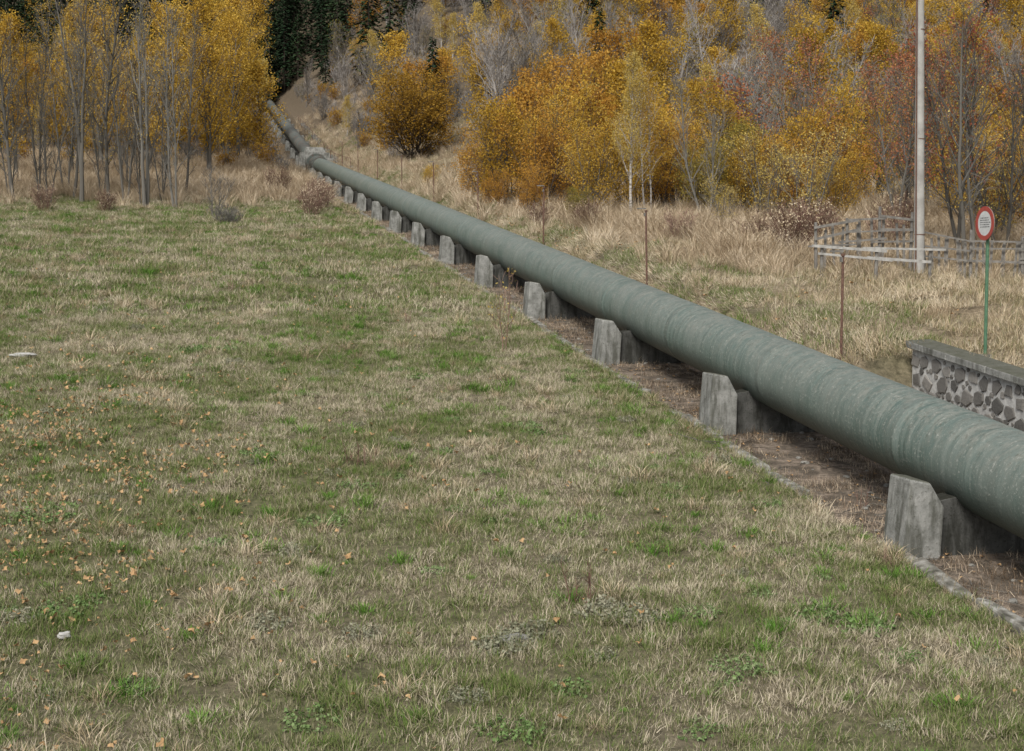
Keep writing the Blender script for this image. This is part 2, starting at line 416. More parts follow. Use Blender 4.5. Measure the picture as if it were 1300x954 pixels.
st_ = [blades('straw_tuft', [M_dry], 80, .22, .12, .32, .007, 1.2, s, 3, True) for s in (10,)]
ke = np.array([[9.60+rs.uniform(-.12, .2), y, 0] for y in np.concatenate([np.arange(9, 45, .42), np.arange(45, 120, .33)])]); ke[:, 2] = -6.16+S*ke[:, 1]
sct = np.concatenate([rs.uniform(.45, 1.4, len(pt))*(1+pt[:, 1]/110), rs.uniform(.5, 1.25, len(ke))])
pt2 = np.concatenate([pt, ke])
idt = np.concatenate([rs.choice(3, len(pt), p=[.35, .35, .30]), rs.choice(3, len(ke), p=[.2, .2, .6])])
scatter('grass_tufts', lt+st_, pt2, rs.uniform(0, 6.28, len(pt2)), sct, idt)

def weed(name, mat, n, rad, hh, ls, seed):
    r = random.Random(seed); b = Buf(); C = []
    for i in range(n):
        a = r.uniform(0, 6.28); q = rad*math.sqrt(r.random()); h = hh*r.uniform(.3, 1)*(1-.5*q/rad)
        p = Vector((q*math.cos(a), q*math.sin(a), -.02)); t = p+Vector((r.uniform(-.05, .05), r.uniform(-.05, .05), h))
        b.tube(p, t, .003, .002, 3, 0)
        for k in range(7): C.append(p.lerp(t, r.uniform(.3, 1))+Vector((r.gauss(0, .025), r.gauss(0, .025), 0)))
    b.leaves(C, ls, 0, seed, .4)
    return b.obj(name, [mat], dolink=False)
wd = [weed('green_weed', M_weed, 55, .38, .22, .045, 1), weed('green_weed_b', M_weed, 35, .28, .16, .05, 2), weed('grey_weed', M_weedgrey, 50, .3, .27, .045, 3)]
wp = [(7.9, 16.0, 1.1, 0), (7.5, 16.4, 1, 0), (6.9, 16.2, .9, 1), (-.1, 37, 1.5, 0), (.5, 37.3, 1.2, 0), (-1.7, 18, 1.1, 0), (-1.4, 18.4, .9, 1), (6.4, 27, 1.1, 1), (-2.4, 22, 1.2, 0), (-2.1, 22.6, 1, 1),
      (5.2, 16.6, 1.2, 2), (3.4, 16.0, 1.1, 2), (3.8, 16.5, 1.1, 2), (4.9, 16.9, 1.2, 2), (1.2, 25.5, 1, 1), (3.1, 24, 1, 1), (4.3, 21, .9, 1), (1.8, 21.6, 1, 0), (.2, 20.6, .9, 1), (5.9, 14.9, 1, 0), (3.9, 14.7, 1, 1), (1.1, 14.4, 1, 0), (2.3, 31, 1, 1), (5, 33, 1, 0), (-3, 30, 1, 2)]
for i in range(150):
    y = rs.uniform(13, 60); wp.append((rs.uniform(-.14*y, 9.3), y, rs.uniform(.35, .95), rs.randint(0, 3)))
wp = np.array(wp)
scatter('lawn_weeds', wd, np.stack([wp[:, 0], wp[:, 1], height(wp[:, 0], wp[:, 1])], 1), rs.uniform(0, 6, len(wp)), wp[:, 2], wp[:, 3].astype(int))

def leafproto(name, seed, mat):
    r = random.Random(seed); b = Buf(); n = 10
    ring = []
    for k in range(n):
        a = 2*math.pi*k/n; q = .045*(1.0 if k % 2 == 0 else .62)*r.uniform(.8, 1.2)
        ring.append(Vector((q*math.cos(a), q*math.sin(a), .012+.018*math.sin(2*a+seed))))
    b.v = [Vector((0, 0, .004))]+ring
    for k in range(n): b.f.append((0, 1+k, 1+(k+1) % n)); b.m.append(0)
    return b.obj(name, [mat], dolink=False)
lp = [leafproto('maple_leaf', s, M_litter) for s in (1, 2, 3)]
def lc(a, b):
    d = .9*np.exp(-((a+2.9)/2.6)**2-((b-24)/8)**2)*(.4+1.0*(vnoise(a, b, .9) > 0))+.02
    return inlawn(a, b) & (rs.rand(len(a)) < d)
pl = jgrid(-12, 9.5, 11, 60, .19, lc); pl[:, 2] += rs.uniform(.05, .10, len(pl))
scatter('fallen_leaves', lp, pl, rs.uniform(0, 6.28, len(pl)), rs.uniform(.5, 1.4, len(pl)), rs.randint(0, 3, len(pl)), rs.uniform(-.6, .6, (len(pl), 2)))

da = [blades('dry_clump', [M_tall], 150, .5, .5, 1.2, .012, .7, s, 3, True) for s in (20, 21, 22)]
db = [blades('dry_patch', [M_dry, M_thatch], 1100, .95, .12, .40, .013, 1.3, s, 2, clump=40, fr=(.6, 1), cs=.09) for s in (23, 24)]
dc = [blades('green_bank_patch', [M_thatch, M_grass], 1100, .95, .08, .28, .012, 1.1, s, 2, clump=45, fr=(.45, 1), cs=.08) for s in (25,)]
A = jgrid(13.3, 50, 28.0, 112, 1.55, lambda a, b: (a < b*.72+2), .2)
A2 = jgrid(12.9, 28, 112, 180, 1.7, None, .2)
B = jgrid(15.9, 32, 12, 28, 1.5, None, .15)
C_ = jgrid(-28, 9.0, 99, 128, 1.7, lambda a, b: a > -.17*b-6, .2)
AB = np.concatenate([A, A2, B, C_])
iA = rs.randint(0, 2, len(AB)); gm = (AB[:, 0] < 17) & (AB[:, 0] > 9.5) & (rs.rand(len(AB)) < .6); iA[gm] = 2
scatter('dry_grass', db+dc, AB, rs.uniform(0, 6.28, len(AB)), rs.uniform(.85, 1.1, len(AB)), iA, conform=True)
def tall(a, b):
    d = .06+.8*sm(15.5, 17.5, a)*sm(40, 44, b)*sm(66, 60, b)*(vnoise(a, b, .35, 1) > -.45)
    d = np.where(b > 66, .25, d)
    return (a < b*.75+2) & (rs.rand(len(a)) < d)
T1 = jgrid(13.6, 45, 28, 92, .62, tall)
T1b = jgrid(12.9, 27, 92, 200, 1.1, lambda a, b: rs.rand(len(a)) < .45)
T2 = jgrid(-26, 9.3, 92, 146, .9, lambda a, b: (a > -.17*b-5) & (rs.rand(len(a)) < .15+.6*sm(96, 102, b)))
T3 = jgrid(3, 9.5, 146, 200, 1.2, lambda a, b: rs.rand(len(a)) < .5)
TT = np.concatenate([T1, T1b, T2, T3])
scatter('tall_dry_grass', da, TT, rs.uniform(0, 6.28, len(TT)), np.concatenate([rs.uniform(.5, .9, len(T1))*(1+.6*sm(40, 46, T1[:, 1])), rs.uniform(.6, 1.3, len(T1b)), rs.uniform(.8, 1.7, len(T2)), rs.uniform(.7, 1.2, len(T3))]), rs.randint(0, 3, len(TT)))

ta = [blades('straw_litter', [M_dirtlitter], 110, .38, .06, .24, .008, 1.6, s, 2) for s in (30, 31)]
T = jgrid(10.1, 13.1, 8, 110, .38, lambda a, b: rs.rand(len(a)) < .5+.5*vnoise(a, b, 1.5)); T[:, 2] += .01
scatter('trench_litter', ta, T, rs.uniform(0, 6.28, len(T)), rs.uniform(.5, 1.2, len(T)), rs.randint(0, 2, len(T)))
# fallen twigs in the trench
def sticks(name, seed):
    r = random.Random(seed); b = Buf()
    for i in range(7):
        p = Vector((r.uniform(-.4, .4), r.uniform(-.4, .4), .03)); a = r.uniform(0, 6.28)
        for k in range(3):
            q = p+Vector((math.cos(a), math.sin(a), r.uniform(-.06, .08)))*r.uniform(.1, .22); b.tube(p, q, .008-.002*k, .006-.002*k, 4, 0); p = q; a += r.uniform(-.5, .5)
    return b.obj(name, [M_barkdk if seed % 2 else M_bark], dolink=False)
SK = jgrid(10.1, 12.9, 9, 70, .8, lambda a, b: rs.rand(len(a)) < .6)
scatter('fallen_twigs', [sticks('twig_group', 1), sticks('twig_group', 2)], SK, rs.uniform(0, 6.28, len(SK)), rs.uniform(.6, 1.3, len(SK)), rs.randint(0, 2, len(SK)), conform=True)
fl = [leafproto('litter_leaf', s, M_litter) for s in (5, 6)]
FL = jgrid(13.5, 30, 28, 80, .5, lambda a, b: rs.rand(len(a)) < .35*(b > 50)+.05); FL[:, 2] += .15
FL2 = jgrid(10.0, 13.0, 10, 60, .3, lambda a, b: rs.rand(len(a)) < .3); FL2[:, 2] += .03
FL = np.concatenate([FL, FL2])
scatter('bank_fallen_leaves', fl, FL, rs.uniform(0, 6.28, len(FL)), np.where(FL[:, 0] > 13.2, 1.5, .8)*rs.uniform(.7, 1.2, len(FL)), rs.randint(0, 2, len(FL)))

# ------------------------------------------------------------------ pipeline
AX, RP = 11.42, .70
def axz(y): return -5.02+S*y+.067*max(y-145, 0)
pipe = empty('penstock_pipe', (AX, 0, 0))
def pipe_section(name, y0, y1, mat, seam=5.6):
    b = Buf(); n = 56; st = []
    y = y0
    while y < y1: st.append((y, 0)); y += .7
    st.append((y1, 0)); k = y0+1.1
    while k < y1-1:
        for dy, dr in ((-.03, 0), (-.015, .005), (.015, .005), (.03, 0)): st.append((k+dy, dr))
        k += seam
    st.sort()
    for yy, dr in st:
        wob = .003*math.sin(yy*2.1)+.002*math.sin(yy*5.3)
        for i in range(n):
            a = 2*math.pi*i/n; r = RP+dr+wob*math.sin(a*3+yy)
            b.v.append(Vector((r*math.cos(a), yy, axz(yy)+r*math.sin(a))))
    for j in range(len(st)-1):
        for i in range(n):
            q = (i+1) % n
            b.f.append((j*n+i, j*n+q, (j+1)*n+q, (j+1)*n+i)); b.m.append(0)
    return b.obj(name, [mat], smooth=True, parent=pipe)
pipe_section('lower_pipe', -14, 143, M_pipe)
pipe_section('upper_pipe', 146, 246, M_pipe2, 8)
b = Buf()
def ring(y0, y1, r0, r1):
    b.tube(Vector((0, y0, axz(y0))), Vector((0, y1, axz(y1))), r0, r1, 32, 0, True)
ring(138.5, 142.8, .80, .80); ring(142.8, 143.2, 1.02, 1.02); ring(143.2, 145, .88, .88); ring(147.6, 147.9, .98, .98)
b.obj('expansion_joint_collars', [M_pipe2], parent=pipe)
b = Buf(); zb = axz(146)
b.box((0, 146.1, zb-.45), (3.4, 2.6, 2.7), 0, taper=.86); b.box((0, 146.1, zb+1.15), (2.2, 2.0, .6), 0, taper=.75)
b.box((-1.4, 144.3, zb-.8), (.7, 1.4, 2.1), 0, taper=.8); b.box((1.4, 144.3, zb-.8), (.7, 1.4, 2.1), 0, taper=.8)
o = b.obj('anchor_block', [M_conc], parent=pipe)

def bevel(o, w, seg=2):
    md = o.modifiers.new('bevel', 'BEVEL'); md.width = w; md.segments = seg; md.limit_method = 'ANGLE'; md.angle_limit = .6

def pier(y, k):
    g = axz(y)-1.30
    e = empty('concrete_pier', (AX, y, g))
    r = random.Random(k)
    b = Buf(); t = 1.24+r.uniform(-.04, .03)
    for s in (-1, 1):
        prof = [(-1.50*s, 0), (-1.38*s, t), (-1.08*s, t-.05), (-.86*s, t-.42), (-.90*s, 0)]
        if s == 1: prof = prof[::-1]
        b.prism(prof, -.36, .36)
    for v in b.v: v += Vector((r.uniform(-.015, .015), r.uniform(-.015, .015), r.uniform(-.02, .02) if v.z > .5 else 0))
    o = b.obj('horns', [M_conc], parent=e); bevel(o, .04, 2)
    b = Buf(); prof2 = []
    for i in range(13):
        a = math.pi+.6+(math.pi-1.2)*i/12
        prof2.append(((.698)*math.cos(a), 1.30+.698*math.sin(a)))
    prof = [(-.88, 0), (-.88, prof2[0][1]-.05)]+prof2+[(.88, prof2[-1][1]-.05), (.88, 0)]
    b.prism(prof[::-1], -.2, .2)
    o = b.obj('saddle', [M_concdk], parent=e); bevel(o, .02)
for k in range(16):
    pier(19.1-8.15+8.15*k, k)
for k in range(8):
    pier(153+9*k, 40+k)

# kerb
b = Buf(); y = 6
rk = random.Random(3)
while y < 143:
    L = rk.uniform(.7, 2.4); gap = rk.uniform(.02, .14)
    jx = rk.uniform(-.05, .05); jz = rk.uniform(-.09, .0)
    yc = y+L/2; z = -6.17+S*yc
    if rk.random() > .1:
        b.box((9.86+jx, yc, z+jz+.01), (rk.uniform(.20, .32), L-gap, .20), 0, Euler((math.atan(S)+rk.uniform(-.02, .02), rk.uniform(-.06, .12), rk.uniform(-.03, .03))), .88, .035)
    y += L
o = b.obj('concrete_kerb', [M_kerb]); bevel(o, .035)
b = Buf()
for k in range(40):
    y0 = 8+k*3; z0 = -6.12+S*y0; z1 = -6.12+S*(y0+3)
    b.tube(Vector((12.15, y0, z0)), Vector((12.15, y0+3, z1)), .05, .05, 8, 0)
    b.tube(Vector((12.15, y0, z0-.002)), Vector((12.15, y0+.12, z0+.011)), .062, .062, 8, 0, True)
b.obj('cable_conduit', [M_wood])
def rock(name, size, seed, mat, loc=None, dolink=True):
    bm = bmesh.new(); bmesh.ops.create_icosphere(bm, subdivisions=3, radius=1)
    r = random.Random(seed); ph = [r.uniform(0, 6) for _ in range(6)]
    for v in bm.verts:
        c = v.co
        f = 1+.16*math.sin(3*c.x+ph[0])*math.cos(2.6*c.y+ph[1])+.1*math.sin(5*c.z+4*c.x+ph[2])+.05*math.sin(9*c.y+7*c.z+ph[3])
        q = [math.copysign(abs(x)**.75, x) for x in c]
        v.co = Vector((q[0]*size[0]*f, q[1]*size[1]*f, q[2]*size[2]*f))
    me = bpy.data.meshes.new(name); bm.to_mesh(me); bm.free(); me.materials.append(mat)
    o = bpy.data.objects.new(name, me)
    if loc: o.location = loc
    if dolink: link(o)
    return o
rock('flat_stone', (.3, .2, .05), 1, M_rockw, (-4.25, 36.5, hz(-4.25, 36.5)+.08))
rock('white_stone', (.07, .05, .04), 2, M_rockw, (-1.6, 17.1, hz(-1.6, 17.1)+.06))
rock('field_stone', (.16, .13, .08), 3, M_rock, (3.6, 16.3, hz(3.6, 16.3)))
pr = [rock('trench_stone', (.06, .05, .03), s, M_rock, dolink=False) for s in (11, 12)]
TS = jgrid(9.95, 12.9, 9, 70, .5, lambda a, b: rs.rand(len(a)) < .4); TS[:, 2] += .01
scatter('trench_stones', pr, TS, rs.uniform(0, 6, len(TS)), rs.uniform(.3, 1.2, len(TS)), rs.randint(0, 2, len(TS)))

# ------------------------------------------------------------------ stone wall
wl = empty('stone_wall', (14.5, 17, 0))
b = Buf(); y0, y1 = 4.0, 27.2
def wz(y): return -4.60+S*y
b.v = [Vector((x, y, z)) for y in (y0, y1) for x, z in ((14.53, wz(y)-2.0), (14.95, wz(y)-2.0), (14.95, wz(y)), (14.53, wz(y)))]
for v in b.v: v -= Vector((14.5, 17, 0))
b.f = [(0, 3, 2, 1), (4, 5, 6, 7), (0, 4, 7, 3), (3, 7, 6, 2), (2, 6, 5, 1)]; b.m = [0]*5
b.obj('mortar_core', [M_mortar], parent=wl)
b = Buf(); y = y0-.1
while y < y1+.1:
    L = 1.45; ya = y; yb = min(y+L, y1+.12)
    s0 = len(b.v)
    for yy in (ya+.006, yb-.006):
        for x, z in ((14.42, -.0), (15.0, 0), (15.0, .17), (14.42, .15)):
            b.v.append(Vector((x-14.5, yy-17, wz(yy)+z)))
    for q in ((0, 3, 2, 1), (4, 5, 6, 7), (0, 4, 7, 3), (3, 7, 6, 2), (2, 6, 5, 1), (1, 5, 4, 0)): b.f.append(tuple(s0+i for i in q)); b.m.append(0)
    y += L
o = b.obj('coping', [M_conc], parent=wl); bevel(o, .02)
b = Buf()
def add_stone(c, sx_, sy_, sz_, seed):
    r = random.Random(seed); n = 4 + r.randint(0, 3); s0 = len(b.v)
    rings_ = ((1.0, 0.0), (.97, .8), (.86, 1.0))
    offs = [r.uniform(.85, 1.2) for _ in range(n)]; a0 = r.uniform(0, 6); aa = [a0+2*math.pi*(k+r.uniform(-.2, .2))/n for k in range(n)]
    for rr, dd in rings_:
        for k in range(n):
            a = aa[k]
            b.v.append(c+Vector((-dd*sx_+r.uniform(-.006, .006), math.cos(a)*sy_*rr*offs[k], math.sin(a)*sz_*rr*offs[k])))
    for j in range(2):
        for k in range(n):
            q = (k+1) % n
            b.f.append((s0+j*n+k, s0+(j+1)*n+k, s0+(j+1)*n+q, s0+j*n+q)); b.m.append(0)
    b.f.append(tuple(s0+2*n+k for k in reversed(range(n)))); b.m.append(0)
rw = np.random.RandomState(4); PL = np.zeros((0, 3))
for rad, tries in ((.17, 1200), (.14, 2500), (.11, 3500), (.085, 4500), (.06, 5000), (.04, 4000)):
    for _ in range(tries):
        yy = rw.uniform(y0+.1, y1-.1); zz = rw.uniform(-1.9, -.02-rad*.8); r_ = rad*rw.uniform(.85, 1.1)
        if len(PL):
            d = np.sqrt(((PL[:, 0]-yy)/1.2)**2+(PL[:, 1]-zz)**2)
            if (d < (PL[:, 2]+r_)*1.0).any(): continue
        PL = np.vstack([PL, [yy, zz, r_]])
for i, (yy, zz, r_) in enumerate(PL):
    add_stone(Vector((.03, yy-17, wz(yy)+zz)), .012+r_*.12, r_*1.2, r_, i)
b.obj('rubble_stones', [M_stone], parent=wl)

# ------------------------------------------------------------------ posts beside the pipe
def rpost(k):
    y = 27.8+13.38*k; x = 13.2; z = hz(x, y)
    r = random.Random(k); e = empty('rusty_marker_post', (x, y, z)); b = Buf()
    ln = Vector((r.uniform(-.05, .05), r.uniform(-.05, .05), 2.3)); b.tube(Vector((0, 0, -.3)), ln, .032, .030, 8, 0, True)
    b.tube(ln, ln+Vector((0, 0, .05)), .05, .05, 8, 0, True)
    b.obj('steel_tube', [M_rust], parent=e)
    b = Buf(); b.box(ln+Vector((-.04, 0, -.08)), (.03, .09, .10), 0); b.box(ln+Vector((-.14, -.0, .10)), (.3, .03, .04), 0)
    b.obj('bracket', [M_wood], parent=e)
for k in range(9): rpost(k)

# ------------------------------------------------------------------ sign
sx0, sy0 = 15.55, 26.1; e = empty('round_traffic_sign', (sx0, sy0, hz(sx0, sy0)))
b = Buf(); b.tube(Vector((0, 0, -.3)), Vector((.02, 0, 3.05)), .035, .035, 12, 0, True); b.obj('post', [M_green], parent=e)
b = Buf(); b.box((0, 0, .02), (.22, .22, .10), 0, taper=.8); b.obj('footing', [M_conc], parent=e)
q = Vector((-.998, .0, 0)).to_track_quat('Z', 'Y')
def disc(name, r0, r1, d0, d1, mat, n=40):
    b = Buf()
    for rr, dd in ((r0, d0), (r1, d0), (r1, d1), (r0, d1)):
        for k in range(n):
            a = 2*math.pi*k/n; p = Vector((rr*math.cos(a), rr*math.sin(a), dd)); p.rotate(q); b.v.append(p+Vector((0, 0, 2.72)))
    for j in range(4):
        jj = (j+1) % 4
        for k in range(n):
            kk = (k+1) % n; b.f.append((j*n+k, j*n+kk, jj*n+kk, jj*n+k)); b.m.append(0)
    return b.obj(name, [mat], parent=e)
disc('backplate', .001, .345, .04, .055, M_wood)
disc('white_face', .001, .25, .0555, .060, M_white); disc('red_border', .25, .345, .0555, .063, M_red2)
b = Buf(); rl = random.Random(8)
for zz in (.10, .055, .01, -.035, -.08):
    x = -.17*math.sqrt(max(.1, 1-(zz/.22)**2)); xe = -x
    while x < xe:
        w = rl.uniform(.02, .06); s0 = len(b.v)
        for xx, yy in ((x, zz), (x+w, zz), (x+w, zz+.018), (x, zz+.018)):
            p = Vector((xx, yy, .0625)); p.rotate(q); b.v.append(p+Vector((0, 0, 2.72)))
        b.f.append((s0, s0+1, s0+2, s0+3)); b.m.append(0); x += w+.015
b.obj('lettering', [M_black], parent=e)

# ------------------------------------------------------------------ utility pole
px_, py_ = 22.2, 41.2; e = empty('utility_pole', (px_, py_, hz(px_, py_)))
b = Buf()
for k in range(12): b.tube(Vector((-.012*k, 0, -.5+k*1.0)), Vector((-.012*(k+1), 0, .5+k*1.0)), .17-.005*k, .17-.005*(k+1), 16, 0)
b.obj('shaft', [M_pole], smooth=True, parent=e)
b = Buf(); b.tube(Vector((-.17, -.09, 0)), Vector((-.27, -.06, 11)), .025, .025, 6, 0)
for z in (1.2, 4.2, 7.6): b.tube(Vector((-.01*z, 0, z)), Vector((-.01*z, 0, z+.03)), .178-.005*z, .178-.005*z, 14, 0)
b.obj('cable_duct', [M_rust], parent=e)
b = Buf(); b.box((-.14, 0, 10.7), (1.6, .12, .12), 0)
for s in (-.7, 0, .7): b.tube(Vector((-.14+s, 0, 10.76)), Vector((-.14+s, 0, 10.98)), .05, .03, 8, 1, True)
b.obj('crossarm', [M_wood, M_white], parent=e)

# ------------------------------------------------------------------ wooden fences
def fence(name, pts, heights, postgap, mat, seed, overshoot=.25, post_h=1.5, pickets=0):
    r = random.Random(seed); e = empty(name, (pts[0][0], pts[0][1], 0)); O = Vector((pts[0][0], pts[0][1], 0))
    bp = Buf(); br = Buf()
    for (xa, ya), (xb, yb) in zip(pts[:-1], pts[1:]):
        A_ = Vector((xa, ya, 0)); B_ = Vector((xb, yb, 0)); L = (B_-A_).length; n = max(1, round(L/postgap)); d = (B_-A_).normalized()
        nrm = Vector((d.y, -d.x, 0)); prev = None
        for k in range(n+1):
            p = A_.lerp(B_, k/n); p.z = hz(p.x, p.y); hh = post_h*r.uniform(.88, 1.1)
            bp.tube(p-O-Vector((0, 0, .3)), p-O+Vector((r.uniform(-.05, .05), r.uniform(-.05, .05), hh)), .06, .05, 7, 0, True)
            if prev is not None:
                for h in heights:
                    nn = nrm*(.085+.02*r.random())
                    a_ = prev-O+Vector((0, 0, h+r.uniform(-.09, .09)))-d*overshoot*r.random()+nn
                    c_ = p-O+Vector((0, 0, h+r.uniform(-.09, .09)))+d*overshoot*r.random()+nn
                    dd = (c_-a_); rot = dd.to_track_quat('X', 'Z')
                    br.box((a_+c_)/2, (dd.length, .03, r.uniform(.05, .09)), 0, rot)
                for j in range(pickets):
                    pp = prev.lerp(p, (j+r.random())/pickets)-O-nrm*.05
                    br.box(pp+Vector((0, 0, post_h*.42)), (.08, .025, post_h*r.uniform(.7, .95)), 0, Euler((0, r.uniform(-.08, .08), math.atan2(d.y, d.x))))
            prev = p
    bp.obj('posts', [M_wood], parent=e); br.obj('rails', [mat], parent=e)
fence('wooden_rail_fence', [(18.6, 40.6), (21.9, 40.0)], (.62, .92), 1.6, M_woodlt, 3, .5, 1.0)
fence('wooden_rail_fence', [(19.2, 42.3), (22.3, 42.0)], (.9, 1.25, 1.6), 1.05, M_wood, 4, .4, 1.85, 3)
fence('wooden_paddock_fence', [(22.6, 41.9), (25.2, 40.2), (29, 38.0), (34, 36)], (.6, .95, 1.3), 1.9, M_wood, 5, .15, 1.5, 8)

# ------------------------------------------------------------------ walkway beside upper pipe
e = empty('inclined_walkway', (13.6, 100, 0)); b = Buf()
y = 128
while y < 200:
    b.box((0, y-100, hz(13.6, y)+.06), (.6, .5, .16), 0); y += .8
b.obj('steps', [M_conc], parent=e)
b = Buf(); y = 128
while y < 198:
    b.tube(Vector((-.35, y-100, hz(13.25, y))), Vector((-.35, y-100, hz(13.25, y)+1.0)), .025, .025, 5, 0)
    b.tube(Vector((-.35, y-100, hz(13.25, y)+1.0)), Vector((-.35, y-96, hz(13.25, y+4)+1.0)), .02, .02, 5, 0)
    y += 4
b.obj('handrail', [M_rust], parent=e)

# ------------------------------------------------------------------ trees
UP = Vector((0, 0, 1))
def make_tree(name, H, r0, seed, bark, leaf=None, stems=1, start=.3, n1=24, l1=.3, n2=7, n3=3, ang=40, leaves=0, lsize=.1,
              lspread=.15, twig=.008, shape='oval', lean=.05, wob=.05, leafmin=0, base_spread=.1, trunk_n=8, rise=.15):
    R = random.Random(seed); b = Buf(); tips = []
    for s in range(stems):
        az = 6.283*s/stems+R.uniform(-.4, .4); sl = lean*R.uniform(.5, 1.3)
        p = Vector((math.cos(az)*base_spread*(stems > 1), math.sin(az)*base_spread*(stems > 1), -.3))
        d = (UP+Vector((math.cos(az), math.sin(az), 0))*sl).normalized(); h = H*(1 if s == 0 else R.uniform(.65, 1.0))
        pts_ = [p.copy()]; ns = 9
        for k in range(ns):
            d = (d+Vector((R.gauss(0, wob), R.gauss(0, wob), .03))).normalized(); p = p+d*h/ns; pts_.append(p.copy())
        rr = r0/(stems**.4)
        def rad(t): return rr*(1-t)**.85+twig
        for k in range(ns): b.tube(pts_[k], pts_[k+1], rad(k/ns)*(1.25 if k == 0 else 1), rad((k+1)/ns), trunk_n, 0)
        for i in range(n1):
            t = start+(1-start)*((i+R.random())/n1); t = min(t, .99); u = (t-start)/(1-start)
            f = t*ns; j = min(int(f), ns-1); pp = pts_[j].lerp(pts_[j+1], f-j); td = (pts_[j+1]-pts_[j]).normalized()
            if shape == 'oval': sh = math.sin(math.pi*(u*.82+.14))**.7
            elif shape == 'cone': sh = (1-u)**.8+.12
            elif shape == 'round': sh = math.sqrt(max(0, 1-(u*1.0-.25)**2/.62))+.1
            else: sh = 1-.5*u
            L = H*l1*sh*R.uniform(.6, 1.3); a = i*2.4+R.uniform(-.6, .6)
            el = math.radians(ang+R.uniform(-14, 14)+u*22)
            d1 = (Vector((math.cos(a), math.sin(a), 0))*math.cos(el)+td*math.sin(el)).normalized()
            q = pp; pl_ = [q.copy()]; r1 = min(rad(t)*.55, twig+L*.012)
            for k in range(4):
                d1 = (d1+Vector((R.gauss(0, .12), R.gauss(0, .12), R.gauss(0, .1)+rise))).normalized(); q = q+d1*L/4; pl_.append(q.copy())
                b.tube(pl_[k], pl_[k+1], r1*(1-k/4*.8)+twig*.5, r1*(1-(k+1)/4*.8)+twig*.4, 3, 0)
            for k2 in range(n2):
                t2 = R.uniform(.2, 1); f2 = t2*4; j2 = min(int(f2), 3); q2 = pl_[j2].lerp(pl_[j2+1], f2-j2); dd = (pl_[j2+1]-pl_[j2]).normalized()
                d2 = (dd+Vector((R.gauss(0, .6), R.gauss(0, .6), R.gauss(0, .45)+rise))).normalized(); L2 = L*R.uniform(.25, .5)*(1.15-.5*t2)+.1
                qa = q2; qb = qa+d2*L2*.5; d2b = (d2+Vector((R.gauss(0, .2), R.gauss(0, .2), rise))).normalized(); qc = qb+d2b*L2*.5
                b.tube(qa, qb, twig, twig*.75, 2, 0); b.tube(qb, qc, twig*.75, twig*.45, 2, 0); tips.append(qc); tips.append(qb)
                for k3 in range(n3):
                    t3 = R.uniform(.15, 1); q3 = qa.lerp(qb, t3*2) if t3 < .5 else qb.lerp(qc, t3*2-1)
                    d3 = (d2b+Vector((R.gauss(0, .6), R.gauss(0, .6), R.gauss(0, .45)+rise))).normalized(); qe = q3+d3*(L2*R.uniform(.3, .6)+.04)
                    b.tube(q3, qe, twig*.7, twig*.35, 2, 0); tips.append(qe); tips.append(q3.lerp(qe, .5))
    if leaf and leaves:
        T = np.array([tuple(t) for t in tips if t.z > leafmin*H]); r = np.random.RandomState(seed)
        wgt = .25+r.rand(len(T)); wgt /= wgt.sum()
        k = r.choice(len(T), leaves, p=wgt)
        C = T[k]+r.normal(size=(leaves, 3))*lspread; C = C[C[:, 2] > .05]
        b.leaves(C, lsize, 1, seed)
    return b.obj(name, [bark, leaf or bark], dolink=False)

def conifer(name, H, seed):
    R = random.Random(seed); b = Buf(); b.tube(Vector((0, 0, -.3)), Vector((0, 0, H)), H*.014, .02, 7, 0)
    n = int(H*8)
    for i in range(n):
        t = .08+.92*i/n; z = H*t; L = (1-t)**.85*H*.2*R.uniform(.7, 1.15)+.2; a = i*2.4+R.uniform(-.4, .4)
        p = Vector((0, 0, z)); d = Vector((math.cos(a), math.sin(a), -.25)); e_ = p+d*L; b.tube(p, e_, .03, .01, 2, 0)
        sd = Vector((-math.sin(a), math.cos(a), 0))
        for k in range(10):
            f = R.uniform(.15, 1); q = p.lerp(e_, f)+sd*R.gauss(0, .16)*L*(1.1-f)+Vector((0, 0, R.gauss(-.08, .1)))
            b2 = len(b.v); w = .12*L**.5+.05; dd = (d+sd*R.gauss(0, .5)+Vector((0, 0, R.uniform(-.5, .1)))).normalized()*(.35+.15*L)
            s2 = dd.cross(UP).normalized()*w
            b.v += [q, q+dd*.5+s2+Vector((0, 0, -.03)), q+dd, q+dd*.5-s2+Vector((0, 0, -.05))]; b.f.append((b2, b2+1, b2+2, b2+3)); b.m.append(1)
    return b.obj(name, [M_barkdk, M_needle], dolink=False)

def put(name, proto, x, y, s=1, rz=0, sx=1):
    o = bpy.data.objects.new(name, proto.data); o.location = (x, y, hz(x, y)-.02); o.scale = (s*sx, s*sx, s); o.rotation_euler = (0, 0, rz)
    link(o); return o

